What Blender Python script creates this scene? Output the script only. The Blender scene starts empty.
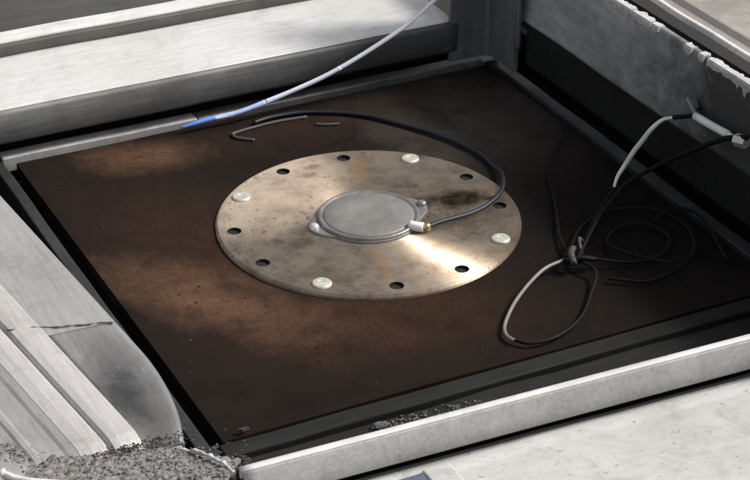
import bpy, bmesh, math, random
from mathutils import Vector, Matrix, noise
random.seed(7)
U = 0.15                      # the round flange is 0.30 m across; coordinates below are in flange radii
scene = bpy.context.scene
COL = scene.collection

# ------------------------------------------------------------------ camera
cam_d = bpy.data.cameras.new('camera'); cam = bpy.data.objects.new('camera', cam_d); COL.objects.link(cam)
cam_d.sensor_width = 36.0; cam_d.lens = 36.0 * 1972.32 / 750.0
cam_d.clip_start = 0.05; cam_d.clip_end = 200
r_ = Vector((0.8954628, -0.4451364, 0.0)).normalized()
f_ = Vector((0.3884650, 0.7813726, -0.4884176)).normalized()
u_ = r_.cross(f_); 
cam.matrix_world = Matrix(((r_.x, u_.x, -f_.x, -5.00535*U), (r_.y, u_.y, -f_.y, -10.1635*U), (r_.z, u_.z, -f_.z, 6.17689*U), (0, 0, 0, 1)))
scene.camera = cam

# ------------------------------------------------------------------ light
L = Vector((0.963, -0.27, 0.0)).normalized() * math.cos(math.radians(44)) + Vector((0, 0, math.sin(math.radians(44))))
w = bpy.data.worlds.new("World"); scene.world = w; w.use_nodes = True
nt = w.node_tree; nt.nodes.clear()
sky = nt.nodes.new('ShaderNodeTexSky'); sky.sky_type = 'NISHITA'; sky.sun_disc = False
sky.sun_elevation = math.radians(44); sky.sun_rotation = math.atan2(L.x, L.y)
sky.dust_density = 4.0; sky.air_density = 1.0; sky.ozone_density = 1.0
bg = nt.nodes.new('ShaderNodeBackground'); bg.inputs['Strength'].default_value = 0.13
hs = nt.nodes.new('ShaderNodeHueSaturation'); hs.inputs['Saturation'].default_value = 0.35
out = nt.nodes.new('ShaderNodeOutputWorld')
nt.links.new(sky.outputs[0], hs.inputs['Color']); nt.links.new(hs.outputs[0], bg.inputs['Color']); nt.links.new(bg.outputs[0], out.inputs['Surface'])
sd = bpy.data.lights.new('sun', 'SUN'); sd.energy = 3.4; sd.angle = math.radians(10); sd.color = (1.0, 0.95, 0.88)
sun = bpy.data.objects.new('sun', sd); COL.objects.link(sun)
sun.rotation_euler = (-L).to_track_quat('-Z', 'Y').to_euler(); sun.location = L * 3
vs = scene.view_settings; vs.view_transform = 'Standard'; vs.look = 'None'; vs.exposure = 0.0; vs.gamma = 1.0; vs.use_curve_mapping = False

# ------------------------------------------------------------------ materials
class G:
    """small node-graph helper"""
    def __init__(s, name):
        s.m = bpy.data.materials.new(name); s.m.use_nodes = True; s.n = s.m.node_tree.nodes; s.l = s.m.node_tree.links
        s.b = s.n['Principled BSDF']; s.tc = s.n.new('ShaderNodeTexCoord')
    def co(s, scale=(1, 1, 1), rot=(0, 0, 0), loc=(0, 0, 0)):
        mp = s.n.new('ShaderNodeMapping'); s.l.new(s.tc.outputs['Object'], mp.inputs['Vector'])
        mp.inputs['Scale'].default_value = tuple(v / U for v in scale); mp.inputs['Rotation'].default_value = rot
        mp.inputs['Location'].default_value = loc
        return mp.outputs[0]
    def noise(s, sc, det=6, rough=.6, co=None, dist=0):
        t = s.n.new('ShaderNodeTexNoise'); t.inputs['Scale'].default_value = sc; t.inputs['Detail'].default_value = det
        t.inputs['Roughness'].default_value = rough; t.inputs['Distortion'].default_value = dist
        s.l.new(co if co is not None else s.co(), t.inputs['Vector']); return t.outputs['Fac']
    def ramp(s, v, stops):
        c = s.n.new('ShaderNodeValToRGB'); e = c.color_ramp.elements
        while len(e) < len(stops): e.new(.5)
        for k, (p, q) in enumerate(stops):
            e[k].position = p; e[k].color = (q, q, q, 1) if isinstance(q, (int, float)) else (*q, 1)
        s.l.new(v, c.inputs[0]); return c.outputs[0]
    def mix(s, f, a, b, typ='MIX'):
        x = s.n.new('ShaderNodeMix'); x.data_type = 'RGBA'; x.blend_type = typ
        for i, v in ((0, f), (6, a), (7, b)):
            if hasattr(v, 'is_linked') or hasattr(v, 'links'): s.l.new(v, x.inputs[i])
            elif i == 0: x.inputs[0].default_value = v
            else: x.inputs[i].default_value = (*v, 1) if not isinstance(v, (int, float)) else (v, v, v, 1)
        return x.outputs[2]
    def math(s, op, a, b=0):
        x = s.n.new('ShaderNodeMath'); x.operation = op
        for i, v in ((0, a), (1, b)):
            if isinstance(v, (int, float)): x.inputs[i].default_value = v
            else: s.l.new(v, x.inputs[i])
        return x.outputs[0]
    def blob(s, cx, cy, rx, ry, ang=0, soft=.6, wob=.35):
        """soft elliptical mask in object coordinates, 1 inside"""
        mp = s.n.new('ShaderNodeMapping'); mp.vector_type = 'TEXTURE'
        mp.inputs['Location'].default_value = (cx * U, cy * U, 0); mp.inputs['Rotation'].default_value = (0, 0, math.radians(ang))
        mp.inputs['Scale'].default_value = (rx * U, ry * U, 1e3)
        s.l.new(s.tc.outputs['Object'], mp.inputs['Vector'])
        ln = s.n.new('ShaderNodeVectorMath'); ln.operation = 'LENGTH'; s.l.new(mp.outputs[0], ln.inputs[0])
        nz = s.math('MULTIPLY', s.math('SUBTRACT', s.noise(3.1, 8, .72, dist=.6), .5), wob * 2)
        d = s.math('ADD', ln.outputs['Value'], nz)
        return s.ramp(d, [(1 - soft, 1.0), (1.0, 0.0)])
    def bump(s, h, st, dist=.002):
        b = s.n.new('ShaderNodeBump'); b.inputs['Strength'].default_value = st; b.inputs['Distance'].default_value = dist
        s.l.new(h, b.inputs['Height']); s.l.new(b.outputs[0], s.b.inputs['Normal'])
    def out(s, col, rough, metal=0.0, spec=.5):
        for k, v in (('Base Color', col), ('Roughness', rough), ('Metallic', metal), ('Specular IOR Level', spec)):
            if isinstance(v, (int, float)): s.b.inputs[k].default_value = v if k != 'Base Color' else (v, v, v, 1)
            elif isinstance(v, tuple): s.b.inputs[k].default_value = (*v, 1)
            else: s.l.new(v, s.b.inputs[k])
        return s.m

def steel(name, lo, hi, tint=(1, .985, .97), streak=(1, 14, 14), metal=.25, rough=(.38, .62), grime=.35, spk=.5, grit=0.0, smudge=.4, painted_shade=None, spec=.5):
    g = G(name)
    big = g.noise(1.3, 5, .6)
    st = g.noise(2.2, 7, .7, g.co(streak))
    base = g.mix(g.ramp(st, [(.3, 0.0), (.7, 1.0)]), tuple(lo * t for t in tint), tuple(hi * t for t in tint))
    base = g.mix(g.math('MULTIPLY', g.ramp(big, [(.42, 0.0), (.68, 1.0)]), grime), base, (lo * .5, lo * .47, lo * .43))
    sp = g.ramp(g.noise(26, 3, .75), [(.62, 0.0), (.72, 1.0)])
    base = g.mix(g.math('MULTIPLY', sp, spk), base, (lo * .32, lo * .28, lo * .25))
    sm = g.ramp(g.noise(3.2, 8, .74, dist=.8), [(.50, 0.0), (.74, 1.0)])
    base = g.mix(g.math('MULTIPLY', sm, smudge), base, (lo * .42, lo * .40, lo * .37))
    fs = g.ramp(g.noise(3, 2, .5, g.co((1, 70, 30), (0, 0, -.35))), [(.68, 0.0), (.71, 1.0)])
    base = g.mix(g.math('MULTIPLY', fs, .5), base, (lo * .5, lo * .47, lo * .45))
    if painted_shade: base = g.mix(g.math('MULTIPLY', g.blob(*painted_shade[:5], painted_shade[6] if len(painted_shade) > 6 else .9, .5), painted_shade[5]), base, (lo * .18, lo * .18, lo * .175))  # soft dark patch that paints shade into the base colour
    sc = g.ramp(g.noise(5, 2, .5, g.co((1.2, 40, 40), (0, 0, .5))), [(.66, 0.0), (.70, 1.0)])
    base = g.mix(g.math('MULTIPLY', sc, .35), base, (hi * 1.15, hi * 1.15, hi * 1.13))
    if grit:
        gr = g.noise(42, 4, .8)
        base = g.mix(grit, base, g.ramp(gr, [(.3, lo * .45), (.7, hi * 1.2)]))
    g.bump(g.mix(.5, st, g.noise(34, 5, .75)), .28, .0012)
    return g.out(base, g.ramp(big, [(.3, rough[0]), (.7, rough[1])]), metal, spec)

M = {}
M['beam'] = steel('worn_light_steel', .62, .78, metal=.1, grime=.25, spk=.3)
M['beam_face'] = steel('scuffed_grey_steel', .16, .30, tint=(.98, 1, 1), grime=.5, painted_shade=(1.1, 1.95, 1.9, 1.2, 0, .72))  # right end of the face darkened to paint in its shade
M['post'] = steel('grey_post_steel', .15, .25, tint=(.98, 1, 1), streak=(5, 5, 1), grime=.5, smudge=.5)
M['rail'] = steel('weathered_steel', .11, .16, tint=(1, .98, .90), streak=(1, 6, 6), spk=.6)
M['railtop'] = steel('olive_grey_steel', .07, .10, tint=(1, .98, .88), streak=(1, 4, 4), rough=(.6, .8), spk=.3)
M['edge'] = steel('bare_bright_edge', .60, .82, metal=.0, grime=.25, spk=.5, smudge=.4)
M['flaked'] = steel('flaking_painted_edge', .42, .72, streak=(9, 9, 9), metal=0, rough=(.6, .8), grime=.5, spk=.8)
M['dark'] = steel('near_black_steel', .012, .026, tint=(1, 1, .98), metal=0, rough=(.6, .85), grime=.5, spec=.2)
M['wall_up'] = steel('dull_grey_steel', .32, .60, tint=(.98, 1, .99), streak=(3, 1, 5), rough=(.5, .7), grime=.7, painted_shade=(2.0, -2.1, 1.2, 2.35, 0, 1.0, .45))  # near part darkened in colour where less light reaches the wall
M['side'] = steel('brushed_pale_steel', .31, .42, streak=(14, 1.2, 14), metal=.15, grime=.3, spk=.25)
M['side_warm'] = steel('brushed_warm_steel', .46, .62, tint=(1, .965, .94), streak=(16, 1, 16), metal=.15, grime=.2, spk=.2)
M['side_dark'] = steel('shade_painted_steel', .24, .34, streak=(14, 1.2, 14), metal=.15, grime=.45, spk=.4, painted_shade=(-2.27, -1.6, .30, .9, -4, 1.0))  # shade of the hollow near end, painted as a darker patch
M['cover'] = steel('white_painted_steel', .50, .60, tint=(1, .99, .965), streak=(2, 5, 5), metal=0, rough=(.5, .7), grime=.25, spk=.8, smudge=.6)
M['front_face'] = steel('grainy_grey_steel', .36, .48, tint=(1, .975, .96), streak=(2, 3, 3), metal=.05, rough=(.5, .7), grime=.4, spk=.6, grit=.3, smudge=.7)
M['tan'] = steel('dusty_tan_plate', .23, .33, tint=(1, .93, .85), streak=(2, 2, 2), metal=0, rough=(.6, .8), grime=.5, spk=.35)
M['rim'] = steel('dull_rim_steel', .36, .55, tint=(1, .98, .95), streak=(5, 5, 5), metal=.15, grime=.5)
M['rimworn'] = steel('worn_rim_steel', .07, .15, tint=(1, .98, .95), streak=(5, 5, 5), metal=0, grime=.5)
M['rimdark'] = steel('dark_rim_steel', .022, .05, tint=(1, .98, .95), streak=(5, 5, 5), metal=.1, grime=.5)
M['zinc'] = steel('zinc_plated', .62, .8, tint=(1, .99, .93), streak=(3, 3, 3), metal=.55, rough=(.3, .45), grime=.15, spk=.3)
M['cap'] = steel('cast_grey_metal', .22, .33, tint=(1, .95, .89), streak=(4, 4, 4), metal=.35, rough=(.42, .6), grime=.3, spk=.2)
M['capring'] = steel('dark_cast_metal', .2, .34, tint=(1, .98, .96), streak=(4, 4, 4), metal=.5, rough=(.3, .45), grime=.3, spk=.2)

def rust_mat():
    g = G('rusted_floor_steel')
    big = g.noise(1.1, 6, .62, dist=.4); mid = g.noise(4.2, 7, .7); fine = g.noise(30, 5, .8)
    dark = g.mix(g.ramp(mid, [(.3, 0.0), (.75, 1.0)]), (.009, .0068, .0056), (.022, .016, .0125))
    red = g.mix(g.ramp(fine, [(.3, 0.0), (.7, 1.0)]), (.034, .0165, .010), (.080, .040, .024))
    pale = g.mix(g.ramp(fine, [(.25, 0.0), (.7, 1.0)]), (.11, .056, .034), (.21, .118, .076))
    c = dark; shade_right = (.0085, .0075, .007); painted_fill = g.mix(g.ramp(mid, [(.3, 0.0), (.75, 1.0)]), (.070, .058, .050), (.125, .104, .088))
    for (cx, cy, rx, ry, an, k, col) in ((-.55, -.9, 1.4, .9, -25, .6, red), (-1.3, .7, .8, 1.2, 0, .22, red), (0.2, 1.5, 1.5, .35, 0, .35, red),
                                         (1.35, .9, 1.0, 1.2, 0, .8, painted_fill), (-1.28, -.45, .40, 1.0, 33, 1.0, pale), (-1.0, 1.55, .55, .30, -15, .75, pale),  # back-right corner lightened in colour to ease the deep wall shadow
                                         (-.8, -1.25, .55, .35, -35, .45, red), (-.95, .2, .9, .9, 20, .45, red), (-.3, -1.2, .9, .4, -20, .5, red), (1.45, -.8, 1.4, 1.6, 0, .95, shade_right)):  # last ellipse paints the shade of the right side into the floor
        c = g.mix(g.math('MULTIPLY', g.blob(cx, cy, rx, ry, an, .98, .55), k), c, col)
    c = g.mix(g.math('MULTIPLY', g.ramp(mid, [(.5, 0.0), (.72, 1.0)]), .7), c, (.012, .008, .006))
    c = g.mix(g.math('MULTIPLY', g.ramp(big, [(.3, 1.0), (.5, 0.0)]), .6), c, (.016, .011, .008))
    g.bump(g.mix(.5, mid, fine), .5, .002)
    return g.out(c, g.ramp(mid, [(.3, .65), (.7, .9)]), 0.0, .06)
M['rust'] = rust_mat()

def flange_mat():
    g = G('turned_bronze')
    mid = g.noise(5, 6, .65); fine = g.noise(24, 4, .75)
    # concentric lathe marks: noise sampled along the radius
    sep = g.n.new('ShaderNodeVectorMath'); sep.operation = 'LENGTH'
    mp = g.co((1, 1, 0)); g.l.new(mp, sep.inputs[0])
    comb = g.n.new('ShaderNodeCombineXYZ'); g.l.new(sep.outputs['Value'], comb.inputs[0])
    rings = g.noise(60, 3, .6, comb.outputs[0])
    c = g.mix(g.ramp(rings, [(.3, 0.0), (.7, 1.0)]), (.50, .40, .305), (.63, .515, .40))
    c = g.mix(g.math('MULTIPLY', g.ramp(mid, [(.42, 0.0), (.66, 1.0)]), .7), c, (.27, .20, .145))
    sp = g.math('MULTIPLY', g.ramp(fine, [(.56, 0.0), (.66, 1.0)]), g.ramp(g.noise(2.6, 3, .5), [(.40, 0.0), (.58, 1.0)]))
    c = g.mix(g.math('MULTIPLY', sp, .9), c, (.10, .07, .045))
    for (cx, cy, rx, ry, an, k) in ((.62, -.02, .36, .15, -16, 1.0), (.86, -.12, .1, .05, -16, .9), (-.02, .83, .08, .05, 0, .6), (-.56, -.12, .12, .08, 20, .45), (-.10, .72, .09, .05, 0, .5), (-.66, -.02, .05, .07, 20, .5), (.2, .1, .5, .5, 0, .15)):
        c = g.mix(g.math('MULTIPLY', g.blob(cx, cy, rx, ry, an, .55, .9), k), c, g.mix(g.ramp(g.noise(16, 5, .8), [(.4, 0.0), (.6, 1.0)]), (.03, .02, .014), (.16, .11, .07)))
    for (cx, cy, rx, ry, an, k) in ((.25, .66, .09, .33, -15, .55), (-.2, -.62, .06, .34, -15, .5)):   # warm reflections painted as two orange sectors in the base colour
        c = g.mix(g.math('MULTIPLY', g.blob(cx, cy, rx, ry, an, .7, .15), k), c, (.66, .42, .22))
    tg = g.n.new('ShaderNodeTangent'); tg.direction_type = 'RADIAL'; tg.axis = 'Z'
    g.l.new(tg.outputs[0], g.b.inputs['Tangent'])
    g.b.inputs['Anisotropic'].default_value = 1.0; g.l.new(g.mix(g.blob(-.5, .6, .75, .55, 35, .8, .15), (1., 1., 1.), (.1, .1, .1)), g.b.inputs['Anisotropic']); g.b.inputs['Anisotropic Rotation'].default_value = .25
    g.bump(g.mix(.3, rings, fine), .12, .0006)
    return g.out(c, g.ramp(mid, [(.3, .45), (.7, .58)]), g.mix(g.blob(-.5, .6, .75, .55, 35, .8, .15), (.85, .85, .85), (.25, .25, .25)))
M['flange'] = flange_mat()

def plain(name, col, rough=.5, metal=0.0, var=.25, sc=12, spec=.5):
    g = G(name); n = g.noise(sc, 5, .7)
    c = g.mix(g.ramp(n, [(.3, 0.0), (.7, 1.0)]), tuple(v * (1 - var) for v in col), tuple(min(1, v * (1 + var)) for v in col))
    g.bump(n, .15, .0008)
    return g.out(c, rough, metal, spec)
M['bolt'] = plain('pale_zinc_bolt', (.62, .62, .52), .4, .35)
M['black'] = plain('black_rubber', (.005, .005, .006), .6, spec=.2)
M['blueblack'] = plain('blue_black_cable', (.008, .012, .02), .5)
M['white_cable'] = plain('white_plastic_cable', (.80, .83, .92), .3, 0, .06)
M['blue'] = plain('blue_plastic_sleeve', (.16, .30, .85), .3, 0, .1)
M['paleblue'] = plain('pale_blue_plastic', (.42, .55, .92), .3, 0, .1)
M['iceblue'] = plain('ice_blue_plastic', (.66, .74, .95), .3, 0, .08)
M['silver'] = plain('silver_metal_and_glint', (.95, .95, .93), .22, .0, .05)  # bright metal parts, plus the white highlight painted along one cable
M['dullglint'] = plain('dull_cable_glint', (.22, .205, .20), .4, .0, .2)  # pale colour standing for a duller highlight on a black cable
M['grey_cable'] = plain('grey_cable_jacket', (.007, .007, .007), .7, spec=.2)
M['brass'] = plain('brass_fitting', (.75, .5, .26), .3, .8)
M['hole'] = plain('shade_black_recess', (.012, .011, .01), .8)  # near black paints the shade inside the bolt holes
M['dirt'] = plain('grey_grit', (.20, .19, .18), .9, 0, .85, 40)
M['dirt_dark'] = plain('dark_grit', (.10, .10, .10), .9, 0, .6, 30)
M['rubble'] = plain('black_grit', (.03, .028, .027), .9, 0, .6, 30)
M['tape'] = plain('dull_grey_tape', (.06, .06, .06), .6)
M['oldwire'] = plain('oxidised_wire', (.07, .063, .058), .6)
M['slate'] = plain('slate_blue_plastic', (.10, .13, .19), .4)
M['ground'] = plain('oily_black_ground', (.02, .019, .018), .9)

# ------------------------------------------------------------------ mesh helpers (lengths in flange radii)
def link(name, bm, mat, parent=None, smooth=False, bevel=0):
    bmesh.ops.recalc_face_normals(bm, faces=bm.faces)
    for v in bm.verts: v.co *= U
    me = bpy.data.meshes.new(name); bm.to_mesh(me); bm.free()
    if smooth:
        for p in me.polygons: p.use_smooth = True
    o = bpy.data.objects.new(name, me); COL.objects.link(o); me.materials.append(mat)
    if parent: o.parent = parent; o.matrix_parent_inverse = Matrix.Identity(4); o.location = -Vector(parent.location)
    if bevel:
        md = o.modifiers.new('bevel', 'BEVEL'); md.width = bevel * U; md.segments = 3; md.limit_method = 'ANGLE'; md.angle_limit = math.radians(40)
        md.harden_normals = False
    return o
def thing(name, label, cat, loc=(0, 0, 0), group=None):
    o = bpy.data.objects.new(name, None); COL.objects.link(o); o.location = Vector(loc) * U; o.empty_display_size = .02
    o['label'] = label; o['category'] = cat
    if group: o['group'] = group
    return o
def tag(o, label, cat=None, group=None, kind=None):
    if label: o['label'] = label
    if cat: o['category'] = cat
    if group: o['group'] = group
    if kind: o['kind'] = kind
    return o
def box(bm, x0, x1, y0, y1, z0, z1, cuts=0):
    v = [bm.verts.new((x, y, z)) for x in (x0, x1) for y in (y0, y1) for z in (z0, z1)]
    for f in ((0, 1, 3, 2), (4, 6, 7, 5), (0, 4, 5, 1), (2, 3, 7, 6), (0, 2, 6, 4), (1, 5, 7, 3)): bm.faces.new([v[i] for i in f])
def B(name, dims, mat, parent=None, bevel=.02, wob=0.0, cuts=0):
    """a bar; with wob its long edges wander a little, as used steel does"""
    bm = bmesh.new()
    box(bm, *dims)
    if cuts:
        ax = max(range(3), key=lambda a: dims[2 * a + 1] - dims[2 * a])
        for k in range(1, cuts):
            t = dims[2 * ax] + (dims[2 * ax + 1] - dims[2 * ax]) * k / cuts
            n = Vector((0, 0, 0)); n[ax] = 1; c = Vector((0, 0, 0)); c[ax] = t
            bmesh.ops.bisect_plane(bm, geom=bm.verts[:] + bm.edges[:] + bm.faces[:], plane_co=c, plane_no=n)
        for v in bm.verts:
            q = Vector((v.co[ax] * 2.3, v.co[(ax + 1) % 3] * .7, v.co[(ax + 2) % 3] * .7 + len(name)))
            d = noise.noise_vector(q) * wob; d[ax] = 0; v.co += d
    return link(name, bm, mat, parent, bevel=bevel)
def lathe(bm, prof, seg=48, c=(0, 0, 0), close=True):
    rings = []
    for (r, z) in prof:
        if r < 1e-6: rings.append([bm.verts.new((c[0], c[1], c[2] + z))])
        else: rings.append([bm.verts.new((c[0] + r * math.cos(2 * math.pi * k / seg), c[1] + r * math.sin(2 * math.pi * k / seg), c[2] + z)) for k in range(seg)])
    for a, b in zip(rings, rings[1:]):
        for k in range(seg):
            k2 = (k + 1) % seg
            if len(a) == 1: bm.faces.new((a[0], b[k], b[k2]))
            elif len(b) == 1: bm.faces.new((a[k], b[0], a[k2]))
            else: bm.faces.new((a[k], b[k], b[k2], a[k2]))
def spline(pts, n=10):
    P = [Vector(p) for p in pts]; P = [P[0] * 2 - P[1]] + P + [P[-1] * 2 - P[-2]]; out = []
    for i in range(1, len(P) - 2):
        for k in range(n):
            t = k / n; a, b, c, d = P[i - 1:i + 3]
            out.append(.5 * ((2 * b) + (c - a) * t + (2 * a - 5 * b + 4 * c - d) * t * t + (3 * b - a - 3 * c + d) * t ** 3))
    out.append(P[-2]); return out
def tube(bm, pts, rad, seg=12, n=10, smooth=True):
    path = spline(pts, n) if smooth else [Vector(p) for p in pts]
    ref = Vector((0, 0, 1)); prev = None; rings = []
    for i, p in enumerate(path):
        t = (path[min(i + 1, len(path) - 1)] - path[max(i - 1, 0)]).normalized()
        if prev is None: a = t.cross(ref); a = a.normalized() if a.length > .05 else t.orthogonal().normalized()
        else: a = (prev - t * prev.dot(t)).normalized()
        prev = a; b = t.cross(a); rr = rad(i / (len(path) - 1)) if callable(rad) else rad
        rings.append([bm.verts.new(p + (a * math.cos(2 * math.pi * k / seg) + b * math.sin(2 * math.pi * k / seg)) * rr) for k in range(seg)])
    for r0, r1 in zip(rings, rings[1:]):
        for k in range(seg): bm.faces.new((r0[k], r0[(k + 1) % seg], r1[(k + 1) % seg], r1[k]))
    bm.faces.new(rings[0][::-1]); bm.faces.new(rings[-1])
def T(name, pts, rad, mat, parent=None, **k):
    bm = bmesh.new(); tube(bm, pts, rad, **k); return link(name, bm, mat, parent, smooth=True)
def strip(name, rows, mat, parent=None, thick=.04, smooth=True):
    """a sheet through rows of points, given real thickness"""
    bm = bmesh.new(); V = [[bm.verts.new(p) for p in r] for r in rows]
    for a, b in zip(V, V[1:]):
        for k in range(len(a) - 1): bm.faces.new((a[k], a[k + 1], b[k + 1], b[k]))
    o = link(name, bm, mat, parent, smooth=smooth)
    md = o.modifiers.new('thickness', 'SOLIDIFY'); md.thickness = thick * U; md.offset = -1
    return o
def chunks(name, spots, mat, smin, smax, seed=1):
    """loose crumbs: small uneven tetra / octahedra, joined"""
    rnd = random.Random(seed); bm = bmesh.new()
    for (x, y, z) in spots:
        s = rnd.uniform(smin, smax); m = bmesh.ops.create_icosphere(bm, subdivisions=1, radius=s)
        sx, sy, sz = rnd.uniform(.6, 1.4), rnd.uniform(.6, 1.4), rnd.uniform(.35, .8); a = rnd.uniform(0, 6.28)
        for v in m['verts']:
            c = v.co * rnd.uniform(.7, 1.25); c = Vector((c.x * sx, c.y * sy, c.z * sz)); c.rotate(Matrix.Rotation(a, 3, 'Z')); v.co = c + Vector((x, y, z + s * sz * .5))
    return link(name, bm, mat)

# ------------------------------------------------------------------ setting
bm = bmesh.new(); box(bm, -30, 30, -30, 30, -1.6, -1.5)
tag(link('ground', bm, M['ground']), None, kind='structure')
FZ = -.03
bm = bmesh.new(); bmesh.ops.create_grid(bm, x_segments=60, y_segments=60, size=1.86)
for v in bm.verts:
    v.co.x += .05; v.co.y -= .02; edge = max(abs(v.co.x - .05), abs(v.co.y + .02)) / 1.86
    v.co.z = FZ + .006 * noise.noise(v.co * .9)
ext = bmesh.ops.extrude_face_region(bm, geom=bm.faces[:])
for v in [g for g in ext['geom'] if isinstance(g, bmesh.types.BMVert)]: v.co.z -= .08
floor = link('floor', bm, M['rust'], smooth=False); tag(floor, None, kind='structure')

rim = thing('rim_frame', 'narrow dull steel rim running round the square rusty floor plate', 'frame', (0, 1.9, 0))
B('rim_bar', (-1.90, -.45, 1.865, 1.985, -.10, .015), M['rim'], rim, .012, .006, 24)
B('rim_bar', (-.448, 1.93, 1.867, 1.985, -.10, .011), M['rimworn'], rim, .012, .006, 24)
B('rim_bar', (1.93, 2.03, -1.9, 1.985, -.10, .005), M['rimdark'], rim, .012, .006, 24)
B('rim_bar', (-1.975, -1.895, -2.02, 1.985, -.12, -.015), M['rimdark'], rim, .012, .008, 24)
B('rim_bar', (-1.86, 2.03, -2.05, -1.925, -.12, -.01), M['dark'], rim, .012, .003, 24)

# lower trough round the floor plate, hidden in shade under the beams
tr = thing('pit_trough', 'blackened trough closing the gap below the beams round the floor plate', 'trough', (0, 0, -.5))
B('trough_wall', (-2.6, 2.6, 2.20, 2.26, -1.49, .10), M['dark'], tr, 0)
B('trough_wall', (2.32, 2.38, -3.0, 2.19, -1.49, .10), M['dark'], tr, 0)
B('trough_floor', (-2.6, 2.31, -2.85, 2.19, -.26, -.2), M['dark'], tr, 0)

# ------------------------------------------------------------------ back beam and rail behind it
bb = thing('steel_beam', 'wide pale steel beam along the back of the pit, its top bright', 'beam', (-.4, 2.3, .36))
bm = bmesh.new()   # top surface carries a very slight sag and dents
NX = 60; prof = [(1.905, .155), (1.895, .17), (1.89, .33), (1.905, .352), (1.93, .36), (2.2, .368), (2.5, .372), (2.70, .375), (2.735, .372)]
rows = []
for i in range(NX + 1):
    x = -4.2 + (1.66 + 4.2) * i / NX
    rows.append([(x, y + .008 * noise.noise(Vector((x * 1.3, y, 0))), z + .006 * noise.noise(Vector((x * 1.1, y * 2, 3)))) for (y, z) in prof])
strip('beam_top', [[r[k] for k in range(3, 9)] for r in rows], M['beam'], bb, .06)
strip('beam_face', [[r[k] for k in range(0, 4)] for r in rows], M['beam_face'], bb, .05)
for k, (x, s) in enumerate(((-1.55, .03), (-.95, .022), (-.2, .03), (.55, .025), (.95, .03))):
    pass
rr = thing('steel_rail', 'raised steel rail with a bright worn edge behind the pale back beam', 'rail', (-.4, 2.9, .4))
B('rail_face', (-4.2, 1.7, 2.745, 2.80, .20, .455), M['rail'], rr, .01, .006, 30)
B('rail_edge', (-4.2, 1.7, 2.802, 2.985, .20, .47), M['edge'], rr, .025, .008, 30)
o = B('steel_plate', (-4.4, 1.7, 2.99, 6.5, .30, .435), M['railtop'], None, .01)
tag(o, 'dull brownish grey plate in the top left corner behind the rail', 'plate')

# ------------------------------------------------------------------ corner post
cp = thing('corner_post', 'upright angle post standing in the far corner of the pit', 'post', (1.95, 1.85, .05))
B('post_flange', (1.60, 1.90, 1.852, 1.892, .05, 1.9), M['post'], cp, .01, .004, 12)
T('post_fillet', [(1.925, 1.852, z) for z in (.03, .5, 1.0, 1.5, 1.9)], .035, M['post'], cp)
B('post_flange', (1.93, 1.975, 1.47, 1.84, .06, 1.9), M['post'], cp, .01, .004, 12)
T('post_lip', [(1.955, 1.455, z) for z in (.25, .5, 1.0, 1.5, 1.9)], .02, M['post'], cp)
B('post_foot', (1.86, 2.0, 1.80, 1.86, .017, .055), M['rim'], cp, .01)

# ------------------------------------------------------------------ right wall
sw = thing('side_wall', 'tall dark steel wall on the right of the pit with a chipped bright top edge', 'wall', (2.1, 0, 0))
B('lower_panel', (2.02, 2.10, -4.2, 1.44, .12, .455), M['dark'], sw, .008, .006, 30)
rows = []
for i in range(61):
    y = -4.2 + 6.6 * i / 60
    rows.append([(2.015 + dx + .012 * noise.noise(Vector((y * 1.5, z * 3, 7))), y, z) for (dx, z) in
                 ((.09, .44), (0, .456), (.004, .475), (.012, .55), (.02, .7), (.024, .85), (.03, 1.0), (.045, 1.025), (.075, 1.03))])
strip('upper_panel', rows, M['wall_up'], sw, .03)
bm = bmesh.new()
# worn bright flakes along the top: several separate lengths of different width
for (ya, yb) in ((.60, .36), (.355, .13), (.12, -.10), (-.115, -.20), (-.50, -.58), (-.66, -.72), (-.76, -.92), (-.925, -1.30), (-1.32, -1.7), (-1.75, -2.4), (1.6, 1.0), (.97, .63)):
    rows = []; n = max(6, int(abs(yb - ya) * 60)); vs_ = []
    for i in range(n + 1):
        y = ya + (yb - ya) * i / n; j = .012 * noise.fractal(Vector((y * 14, 1, 0)), .7, 2.1, 4); e = .6 + .4 * math.sin(math.pi * i / n)
        z0 = .992 + 2.2 * j; z1 = 1.034
        ring = [(2.036, y, z0 - abs(j) * 4 + .03 * (1 - e)), (2.034, y, z1 - .012), (2.045, y, z1 + .003), (2.09 + j * 3, y, z1 + .004), (2.105, y, z1 - .04)]
        vs_.append([bm.verts.new(p) for p in ring])
    for a, b in zip(vs_, vs_[1:]):
        for k in range(4): bm.faces.new((a[k], a[k + 1], b[k + 1], b[k]))
        bm.faces.new((a[4], a[0], b[0], b[4]))
    bm.faces.new(vs_[0]); bm.faces.new(vs_[-1][::-1])
link('worn_edge', bm, M['flaked'], sw)
B('gap_strip', (2.112, 2.20, -4.2, 2.4, .80, .99), M['dark'], sw, 0)

tp = thing('cover_plate', 'dust-covered tan plate with a bright lip in the top right corner', 'plate', (2.4, 0, 1.1))
strip('plate_lip', [[(x + .006 * noise.noise(Vector((y * 2, 0, 0))), y, z + .006 * noise.noise(Vector((y * 3, 5, 0)))) for (x, z) in ((2.215, 1.06), (2.205, 1.064), (2.203, 1.098), (2.209, 1.103), (2.232, 1.104), (2.237, 1.098))] for y in [-4.2 + .1 * k for k in range(67)]], M['edge'], tp, .01, smooth=False)
rows = []
for i in range(61):
    y = -4.2 + 6.6 * i / 60
    rows.append([(x + .008 * noise.noise(Vector((x, y * 1.2, 0))), y, z) for (x, z) in ((2.239, 1.088), (2.245, 1.089), (2.28, 1.085), (2.33, 1.08), (2.345, 1.105), (2.37, 1.108), (2.40, 1.09), (2.8, 1.09), (5.5, 1.06))])
strip('plate_sheet', rows, M['tan'], tp, .012)

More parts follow.
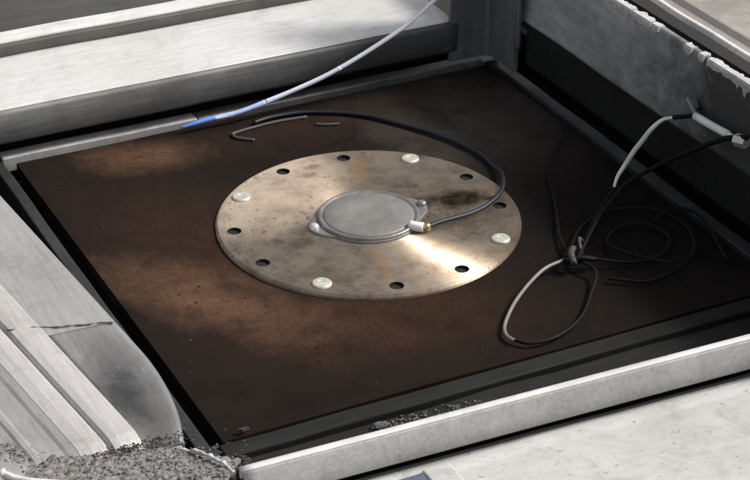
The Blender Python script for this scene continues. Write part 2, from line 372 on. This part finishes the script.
# ------------------------------------------------------------------ front beam
fb = thing('steel_beam', 'grainy steel bar with a bright top lip across the front of the pit', 'beam', (0, -2.7, .3))
def fbeam():
    rows = []; n = 80
    for i in range(n + 1):
        x = -1.97 + (3.4 + 1.97) * i / n
        yy = -2.50 - .035 * (x + 2)          # the bar is set slightly askew
        j = lambda a: .006 * noise.noise(Vector((x * 2.2, a, 0)))
        rows.append((x, yy, j))
    return rows
R_ = fbeam()
strip('beam_lip', [[(x, y + .005 + j(0), .19), (x, y + .001 + j(1), .25), (x, y - .008 + j(1), .261 + j(2)), (x, y - .03 + j(3), .263 + j(2)), (x, y - .047 + j(3), .262 + j(2)), (x, y - .055 + j(3), .255 + j(2))] for x, y, j in R_], M['edge'], fb, .02)
strip('beam_face', [[(x, y - .0565 + j(3), .253 + j(2)), (x, y - .062 + j(3), .245), (x, y - .080 + j(4), .16), (x, y - .092 + j(5), .09), (x, y - .088, .08), (x, y - .04, .06)] for x, y, j in R_], M['front_face'], fb, .02)
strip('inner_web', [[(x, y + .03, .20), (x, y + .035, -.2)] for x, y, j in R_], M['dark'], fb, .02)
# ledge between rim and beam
o = B('ledge_plate', (-2.0, 2.03, -2.44, -2.07, -.14, -.035), M['dark'], None, .01, .01, 24)  # near-black colour stands in for the front bar's shade
tag(o, 'shade-dark ledge strip between the floor rim and the front bar', 'ledge')

cov = thing('cover_plate', 'white painted plate with fine scratches in front of the front bar', 'plate', (0, -3.4, .08))
rows = []
for i in range(61):
    x = -2.6 + 8 * i / 60; y0 = -2.555 - .035 * (x + 2)
    rows.append([(x, y + .01 * noise.noise(Vector((x * 1.7, y, 4))), z + .004 * noise.noise(Vector((x * 2, y * 2, 9)))) for (y, z) in
                 ((y0 + .02, .01), (y0 - .05, .02), (y0 - .085, .05), (y0 - .11, .072), (y0 - .19, .078), (y0 - .205, .066), (y0 - .22, .07), (y0 - .5, .075), (y0 - 1.2, .08), (y0 - 4, .08))])
strip('plate_sheet', rows, M['cover'], cov, .04)
clip = thing('plastic_tag', 'small slate blue and white plastic tag at the bottom edge of the front plate', 'tag', (-1.0, -2.9, .1))
B('tag_body', (-1.23, -1.05, -3.0, -2.76, .06, .095), M['slate'], clip, .012)
B('tag_end', (-1.045, -.88, -3.0, -2.74, .06, .096), M['cover'], clip, .015)

# ------------------------------------------------------------------ left panels
lp = thing('side_panel', 'pale brushed steel side panel left of the pit with a rounded near end', 'panel', (-2.4, -.5, .25))
gx = lambda y: -2.65 + (-.62 - y) * .115        # the folded groove runs slightly askew
ex = lambda y: -2.165 + (.94 - y) * .074        # so does its inner edge
def panel(name, s_prof, y0, y1, mat, n=30, th=.03, endcurve=None):
    rows = []
    for i in range(n + 1):
        y = y0 + (y1 - y0) * i / n; a, b = gx(y), ex(y)
        if endcurve: b = endcurve(y, a, b)
        bend = .09 * (max(0, -1.93 - y) / .19) ** 2
        rows.append([(a + (b - a) * s if s >= 0 else a + s, y, z - bend) for (s, z) in s_prof])
    return strip(name, rows, mat, lp, th, smooth=False)
panel('pale_sheet', ((.30, .256), (.45, .252), (.6, .25), (.9, .246), (.97, .24), (1.0, .215), (1.0, .15)), 2.6, -.86, M['side'])
# groove ridge and warm band
panel('folded_band', ((-.165, .250), (-.10, .259), (-.03, .256), (-.012, .24), (-.004, .225), (.004, .225), (.018, .245)), 2.6, -2.12, M['side_warm'], 90)
panel('outer_sheet', ((-1.6, .215), (-.5, .225), (-.40, .228), (-.385, .237), (-.36, .238), (-.34, .232), (-.23, .237), (-.21, .246), (-.168, .250)), 2.6, -2.12, M['side'], 90)
panel('bright_band', ((.02, .24), (.03, .256), (.1, .262), (.2, .262), (.28, .259), (.298, .257)), 2.6, -2.12, M['side_warm'], 90, .02)
def endc(y, a, b):
    t = max(0, (-1.15 - y) / .95); return b - .17 * t ** 2.0
rows = []
for i in range(51):
    y = -.862 - 1.22 * i / 50; a, b = gx(y), endc(y, gx(y), ex(y)); k = min(1, i / 14); k = k * k * (3 - 2 * k); dn = max(0, (-1.85 - y) / .23)
    rows.append([(a + (b - a) * s_, y, z0 - k * dz - .05 * dn * dn + .004 * noise.noise(Vector((s_ * 3, y * 2, 1)))) for (s_, z0, dz) in
                 ((.302, .256, 0), (.36, .256, .008), (.45, .255, .022), (.55, .253, .03), (.65, .251, .026), (.75, .249, .018), (.85, .247, .012), (.92, .245, .006), (.97, .24, .004), (1.0, .215, 0), (1.0, .05, 0))])
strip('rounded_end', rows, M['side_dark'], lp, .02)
T('weld_seam', [(gx(-.7) + dx, -.70 - .33 * dx + .022 * noise.noise(Vector((dx * 9, 2, 0))), .257) for dx in [.03 * k for k in range(20)]],
  lambda t: .0045 + .003 * math.sin(t * 43) * math.sin(t * 17), M['rimworn'], lp, n=3)

cs = B('corner_plate', (-5.5, -2.13, -5.5, -2.10, .0, .195), M['side'], None, .01)
tag(cs, 'flat grey plate at the bottom left corner under the band of grit', 'plate')
tri = bmesh.new()
for dz in (0,):
    pts = [(-2.86, -2.10), (-2.80, -2.30), (-2.35, -2.75), (-2.1, -2.7), (-2.2, -2.52), (-2.54, -2.34)]
    a = [tri.verts.new((x, y, .2)) for x, y in pts]; b = [tri.verts.new((x, y, .206)) for x, y in pts]
    tri.faces.new(a[::-1]); tri.faces.new(b)
    for k in range(6): tri.faces.new((a[k], a[(k + 1) % 6], b[(k + 1) % 6], b[k]))
tag(link('rubber_pad', tri, M['grey_cable']), 'thin dark pad lying on the bottom left corner plate below the grit', 'pad')

# gritty ridge along the near left corner
path = spline([(-3.7, -1.66, .2), (-3.02, -1.78, .2), (-2.83, -1.95, .2), (-2.52, -2.14, .2), (-2.30, -2.25, .2), (-2.16, -2.38, .2), (-2.02, -2.50, .2)], 30)
rows = []
for i, p in enumerate(path):
    d = (path[min(i + 1, len(path) - 1)] - path[max(i - 1, 0)]).normalized(); nrm = Vector((-d.y, d.x, 0)); r = []
    for k in range(17):
        s = (k - 8) / 8; q = p + nrm * s * (.18 + .03 * noise.noise(Vector((i * .2, s, 0))))
        h = (1 - s * s) * .035; h += .007 * noise.fractal(q * 16, .8, 2.2, 4) * (1 - s ** 4); r.append((q.x, q.y, .195 + max(h, -.02)))
    rows.append(r)
tag(strip('dirt_ridge', rows, M['dirt'], None, .02, smooth=False), 'ragged ridge of grey grit caked along the bottom left corner edge', 'dirt', kind='stuff')
rows = []
for i, p in enumerate(path[:150:]):
    d = (path[min(i + 1, len(path) - 1)] - path[max(i - 1, 0)]).normalized(); nrm = Vector((-d.y, d.x, 0))
    c = p - nrm * .185; rows.append([tuple(c + nrm * .02 + Vector((0, 0, .0))), tuple(c + nrm * .012 + Vector((0, 0, .03))), tuple(c - nrm * .012 + Vector((0, 0, .03 + .004 * math.sin(i)))), tuple(c - nrm * .02)])
tag(strip('edge_strip', rows, M['edge'], None, .01), 'thin bright metal strip along the lower side of the grit ridge', 'strip')
# bits of broken edge at the pit corner
bm = bmesh.new()
tube(bm, [(-2.16, -2.16, .20), (-2.10, -2.26, .235), (-2.06, -2.36, .25), (-2.02, -2.43, .24), (-2.0, -2.5, .22)], lambda t: .013 + .009 * math.sin(t * 37) * math.sin(t * 11), seg=6, n=8)
tag(link('metal_burr', bm, M['flaked']), 'bent bright metal burr at the near corner of the pit beside the grit', 'burr')

rnd = random.Random(3)
sp = []
for k in range(1500):
    i = rnd.randrange(len(path)); d = rnd.gauss(0, .09 if k % 3 else .16); p = path[i]
    t = (path[min(i + 1, len(path) - 1)] - path[max(i - 1, 0)]).normalized(); n_ = Vector((-t.y, t.x, 0))
    q = p + n_ * d; sp.append((q.x, q.y, .195 + max(0, .036 * (1 - (d / .18) ** 2))))
tag(chunks('grit_pile', sp[:900], M['dirt'], .002, .007, 5), 'loose pale grit crumbs scattered on the bottom left ridge', 'grit', kind='stuff')
tag(chunks('grit_crumbs', sp[900:], M['dirt_dark'], .003, .009, 6), 'loose dark grit crumbs scattered on the bottom left ridge', 'grit', kind='stuff')
sp = []
for k in range(420):
    t = rnd.random(); sp.append((-2.62 + .52 * t + rnd.gauss(0, .025), -2.03 - .06 * t + rnd.gauss(0, .03), .222 + rnd.random() * .012))
tag(chunks('grime_crumbs', sp, M['rubble'], .002, .007, 12), 'black grime caked where the pale bands meet the grit ridge', 'grime', kind='stuff')
# fallen rubble where the corner drops into the pit
sp = [(-1.98 + rnd.uniform(-.18, .22), -2.2 + rnd.uniform(-.2, .28), -.03) for k in range(420)]
tag(chunks('rubble_pile', sp, M['rubble'], .004, .022, 8), 'dark rubble in the near left corner of the pit below the burr', 'rubble', kind='stuff')
sp = [(-1.0 + .62 * t + rnd.gauss(0, .02), -2.12 - .05 * t + rnd.gauss(0, .028), -.035) for t in [rnd.random() ** 1.3 for _ in range(150)]]
tag(chunks('rust_flakes', sp, M['dirt_dark'], .003, .011, 9), 'pale flakes lying on the dark front ledge near its middle', 'flakes', kind='stuff')
sp = [(rnd.uniform(-1.75, 1.9), rnd.uniform(-1.8, 1.8), FZ) for k in range(220)]
sp = [s for s in sp if s[0] ** 2 + s[1] ** 2 > 1.1]
tag(chunks('floor_crumbs', sp, M['rubble'], .003, .009, 10), 'tiny dark crumbs strewn over the rusty floor plate', 'crumbs', kind='stuff')

def lump(name, c, s, mat, label, cat, seed):
    bm = bmesh.new(); m = bmesh.ops.create_icosphere(bm, subdivisions=3, radius=1)
    for v in bm.verts:
        k = 1 + .45 * noise.noise(v.co * 1.6 + Vector((seed, 0, 0))); v.co = Vector((v.co.x * s[0], v.co.y * s[1], v.co.z * s[2])) * k + Vector(c)
    return tag(link(name, bm, mat), label, cat)
lump('mortar_lump', (-1.68, -1.86, .0), (.035, .015, .010), M['rubble'], 'small grey lump near the left end of the front rim', 'lump', 3)
lump('mortar_lump', (-.98, -2.13, -.02), (.05, .025, .018), M['dirt_dark'], 'knobbly grey lump at the left end of the pale flakes on the front ledge', 'lump', 9)

# ------------------------------------------------------------------ bronze flange
fl = thing('round_flange', 'round tan bronze flange bolted to the middle of the rusty floor plate', 'flange')
bm = bmesh.new(); SEG = 160
def circ(cx, cy, r, n, z=0, ph=0): return [bm.verts.new((cx + r * math.cos(2 * math.pi * k / n + ph), cy + r * math.sin(2 * math.pi * k / n + ph), z)) for k in range(n)]
loops = [circ(0, 0, .985, SEG)]
angs = [15 + 30 * k for k in range(12)]; boltk = (45, 135, 225, 315)
for a in angs:
    if a in boltk: continue
    loops.append(circ(.885 * math.cos(math.radians(a)), .885 * math.sin(math.radians(a)), .047, 20))
E_ = []
for lp_ in loops:
    for k in range(len(lp_)): E_.append(bm.edges.new((lp_[k], lp_[(k + 1) % len(lp_)])))
bmesh.ops.triangle_fill(bm, edges=E_, use_beauty=True)
for f in bm.faces:
    if f.normal.z < 0: f.normal_flip()
top = bm.faces[:]
outer = loops[0]
low = [bm.verts.new((v.co.x / .985, v.co.y / .985, -.014)) for v in outer]
bot = [bm.verts.new((v.co.x / .985, v.co.y / .985, -.05)) for v in outer]
for A, Bq in ((outer, low), (low, bot)):
    for k in range(SEG): bm.faces.new((A[k], A[(k + 1) % SEG], Bq[(k + 1) % SEG], Bq[k]))
for lp_ in loops[1:]:
    n = len(lp_);  dn = [bm.verts.new((v.co.x, v.co.y, -.022)) for v in lp_]
    for k in range(n): bm.faces.new((lp_[k], lp_[(k + 1) % n], dn[(k + 1) % n], dn[k]))
bm.faces.ensure_lookup_table()
for f in bm.faces:
    if len(f.verts) == 4 and min(v.co.z for v in f.verts) > -.03 and max((v.co.x ** 2 + v.co.y ** 2) for v in f.verts) < .95 ** 2: f.material_index = 1
disc = link('flange_disc', bm, M['flange'], fl); disc.data.materials.append(M['hole'])
for a in angs:
    if a in boltk: continue
    bm = bmesh.new(); lathe(bm, [(0, -.020), (.0465, -.020), (.0465, -.024), (0, -.024)], 20, (.885 * math.cos(math.radians(a)), .885 * math.sin(math.radians(a)), 0))
    link('bolt_hole', bm, M['hole'], fl)
def bolt(a):
    c = (.895 * math.cos(math.radians(a)), .895 * math.sin(math.radians(a)), 0)
    bm = bmesh.new(); lathe(bm, [(.062, -.004), (.062, .009), (.055, .015), (.026, .017), (.022, .0145), (0, .014)], 28, c)
    o = link('bolt', bm, M['bolt'], fl, smooth=False); return o
for a in boltk: bolt(a)

# ------------------------------------------------------------------ round sensor in the middle
se = thing('round_sensor', 'grey round sensor puck with raised rim and two ears at the flange centre', 'sensor', (0, 0, .0))
bm = bmesh.new()
n = 96; ringz = ((0, .0), (0, .012), (-.010, .016))
def outline(k, inset):
    a = 2 * math.pi * k / n; r = .345
    for ea in (math.radians(178), math.radians(-2)):
        d = abs((a - ea + math.pi) % (2 * math.pi) - math.pi); r = max(r, .345 + .07 * max(0, math.cos(min(d * 3.1, math.pi / 2))) ** 1.4)
    r += inset; return r * math.cos(a), r * math.sin(a)
rg = [[bm.verts.new((*outline(k, i), z)) for k in range(n)] for i, z in ringz]
for a, b in zip(rg, rg[1:]):
    for k in range(n): bm.faces.new((a[k], a[(k + 1) % n], b[(k + 1) % n], b[k]))
bm.faces.new(rg[-1])
link('mounting_plate', bm, M['capring'], se)
bm = bmesh.new(); lathe(bm, [(.336, .014), (.336, .026), (.331, .033), (.322, .035), (.312, .033), (.306, .027), (.298, .027)], 96)
link('rim_ring', bm, M['capring'], se, smooth=True)
bm = bmesh.new(); lathe(bm, [(.300, .014), (.300, .027), (.291, .034), (.20, .036), (.135, .037), (.13, .0355), (.06, .036), (0, .0365)], 96)
link('sensor_cap', bm, M['cap'], se, smooth=True)
for a in (178, -2):
    c = (.385 * math.cos(math.radians(a)), .385 * math.sin(math.radians(a)), .014)
    bm = bmesh.new(); lathe(bm, [(.032, 0), (.032, .014), (.024, .026), (.010, .029), (0, .029)], 20, c)
    link('screw', bm, M['zinc'] if a > 0 else M['capring'], se, smooth=True)
T('cable_gland', [(.17, -.26, .035), (.20, -.30, .035), (.235, -.325, .035)], .032, M['silver'], se, seg=14, n=3)
T('brass_nut', [(.235, -.325, .036), (.275, -.335, .036)], .026, M['brass'], se, seg=6, n=2)

# ------------------------------------------------------------------ cables
T('sensor_cable', [(.26, -.335, .036), (.37, -.31, .035), (.61, -.275, .022), (.79, -.21, .024), (.95, -.09, .03), (1.06, .10, .03), (1.10, .29, -.002),
                   (1.11, .49, -.006), (1.07, .68, -.006), (.98, .92, -.006), (.83, 1.18, -.006), (.68, 1.40, -.006), (.50, 1.55, -.006), (.28, 1.66, -.006), (.05, 1.685, -.006), (-.10, 1.66, -.006)],
  .016, M['blueblack'])
tag(bpy.data.objects['sensor_cable'], 'thin blue black cable looping from the round sensor behind the flange', 'cable')
wc = thing('white_cable', 'bright white cable rising over the back beam from the floor rim', 'cable', (-.5, 1.75, .05))
T('cable_jacket', [(-.40, 1.75, .049), (-.17, 1.745, .058), (.23, 1.75, .131), (.62, 1.72, .255), (1.09, 1.69, .475), (1.35, 1.68, .65), (1.55, 1.67, .80), (2.0, 1.62, 1.3)], .017, M['white_cable'], wc)
T('cable_sheath', [(-.345, 1.75, .050), (-.17, 1.745, .058), (.03, 1.75, .092)], .0176, M['paleblue'], wc)
T('cable_sheath', [(.03, 1.75, .092), (.23, 1.75, .131), (.45, 1.735, .19), (.62, 1.72, .255)], .0173, M['iceblue'], wc)
T('blue_sleeve', [(-.62, 1.765, .020), (-.53, 1.755, .034), (-.44, 1.75, .046), (-.34, 1.75, .050)], lambda t: .007 + .011 * min(1, t * 2.5), M['blue'], wc, n=4)
o = T('bent_wire', [(.29, 1.60, FZ + .012), (.02, 1.62, FZ + .014), (-.27, 1.585, FZ + .014), (-.305, 1.55, FZ + .014), (-.29, 1.50, FZ + .014), (-.20, 1.42, FZ + .012)], .012, M['oldwire'])
tag(o, 'short bent grey wire lying on the floor plate below the white cable', 'wire')
o = T('wire_offcut', [(.30, 1.46, FZ + .012), (.36, 1.42, FZ + .013), (.45, 1.39, FZ + .012)], .011, M['oldwire'])
tag(o, 'small grey wire offcut on the floor plate behind the flange', 'wire')

coil = thing('cable_coil', 'tangled black cables coiled on the dark right side of the floor plate', 'cable', (.9, -1.1, 0))
T('cable_loop', [(1.86, .60, .0), (1.72, .42, .0), (1.54, .24, .0), (1.38, .02, .0), (1.27, -.22, .0), (1.12, -.52, .0), (1.0, -.75, .0), (.92, -.98, .01), (.90, -1.16, .03)], .009, M['grey_cable'], coil)
T('cable_loop', [(.90, -1.16, .05), (.93, -1.30, .03), (.80, -1.46, .0), (.59, -1.68, .0), (.36, -1.80, .0), (.18, -1.80, .0), (.10, -1.72, .0)], .0105, M['black'], coil)
T('cable_glint', [(.86, -1.12, .05), (.78, -1.115, .045), (.66, -1.14, .04), (.53, -1.21, .03), (.40, -1.30, .02), (.29, -1.39, .01), (.19, -1.49, .0), (.12, -1.58, .0), (.09, -1.66, .0), (.10, -1.73, .0)], .0115, M['dullglint'], coil)  # highlight along the lower loop, given as pale colour
T('cable_loop', [(.92, -1.12, .05), (1.08, -1.22, .03), (1.26, -1.27, .0), (1.45, -1.25, .0), (1.60, -1.12, .0), (1.62, -.96, .0), (1.52, -.84, .0), (1.38, -.84, .0), (1.25, -.93, .0), (1.20, -1.06, .02), (1.25, -1.25, .04), (1.42, -1.40, .02)], .010, M['grey_cable'], coil)
T('cable_loop', [(.88, -1.10, .06), (1.0, -.92, .04), (1.2, -.72, .01), (1.45, -.62, .0), (1.70, -.72, .01), (1.80, -.95, .0), (1.72, -1.22, .0), (1.5, -1.42, .0), (1.2, -1.5, .0), (.98, -1.38, .01)], .010, M['black'], coil)
T('cable_loop', [(1.62, -.90, .02), (1.74, -.86, .05), (1.84, -.89, .06), (1.90, -.97, .05), (1.91, -1.1, .02), (1.86, -1.26, .0), (1.78, -1.5, .0)], .011, M['grey_cable'], coil)
T('cable_loop', [(.90, -1.14, .06), (1.1, -.95, .08), (1.3, -.77, .10), (1.50, -.62, .10), (1.63, -.54, .12), (1.77, -.63, .25), (1.90, -.83, .43), (1.93, -1.15, .66), (1.945, -1.36, .76)], lambda t: .011 + .008 * t, M['grey_cable'], coil)
T('cable_glint', [(1.60, -.45, .06), (1.66, -.40, .11), (1.72, -.385, .17), (1.76, -.42, .28), (1.79, -.47, .38), (1.82, -.52, .48), (1.88, -.55, .545), (1.93, -.60, .575)], lambda t: .009 + .009 * math.sin(math.pi * t), M['silver'], coil)  # white glint of a dark cable, built as a pale tapered tube
T('cable_loop', [(.92, -1.10, .04), (1.15, -.85, .03), (1.38, -.62, .02), (1.60, -.45, .06)], .010, M['black'], coil)
T('cable_loop', [(1.93, -.60, .575), (1.955, -.66, .60), (1.955, -.78, .66)], .016, M['black'], coil)
T('cable_tie', [(.84, -1.19, .055), (.87, -1.10, .075), (.93, -1.03, .06)], .022, M['tape'], coil, seg=8, n=4)
T('cable_tie', [(.95, -1.10, .05), (.99, -1.0, .10), (1.03, -.985, .06)], .011, M['tape'], coil, seg=8, n=4)
T('cable_tie', [(.80, -1.13, .05), (.90, -1.17, .07), (.99, -1.2, .05)], .018, M['black'], coil, seg=8, n=4)

cn = thing('cable_connector', 'shiny silver cable connector with a bolt head against the dark right wall', 'connector', (1.96, -1.0, .68))
T('connector_body', [(1.955, -.80, .665), (1.955, -.98, .675), (1.955, -1.16, .69)], .026, M['silver'], cn, seg=16, n=3)
T('thin_stem', [(1.955, -1.14, .69), (1.955, -1.24, .70), (1.955, -1.30, .715)], .015, M['silver'], cn, seg=12, n=3)
bm = bmesh.new(); tube(bm, [(1.93, -1.27, .71), (1.955, -1.35, .72)], .042, seg=6, n=1); link('hex_nut', bm, M['zinc'], cn)
bm = bmesh.new(); tube(bm, [(2.02, -.70, .69), (1.975, -.70, .69)], .045, seg=6, n=1); link('wall_clip', bm, M['capring'], cn)
T('clip_arm', [(1.985, -.66, .73), (1.975, -.73, .69), (1.96, -.82, .665)], .018, M['capring'], cn, seg=8, n=3)
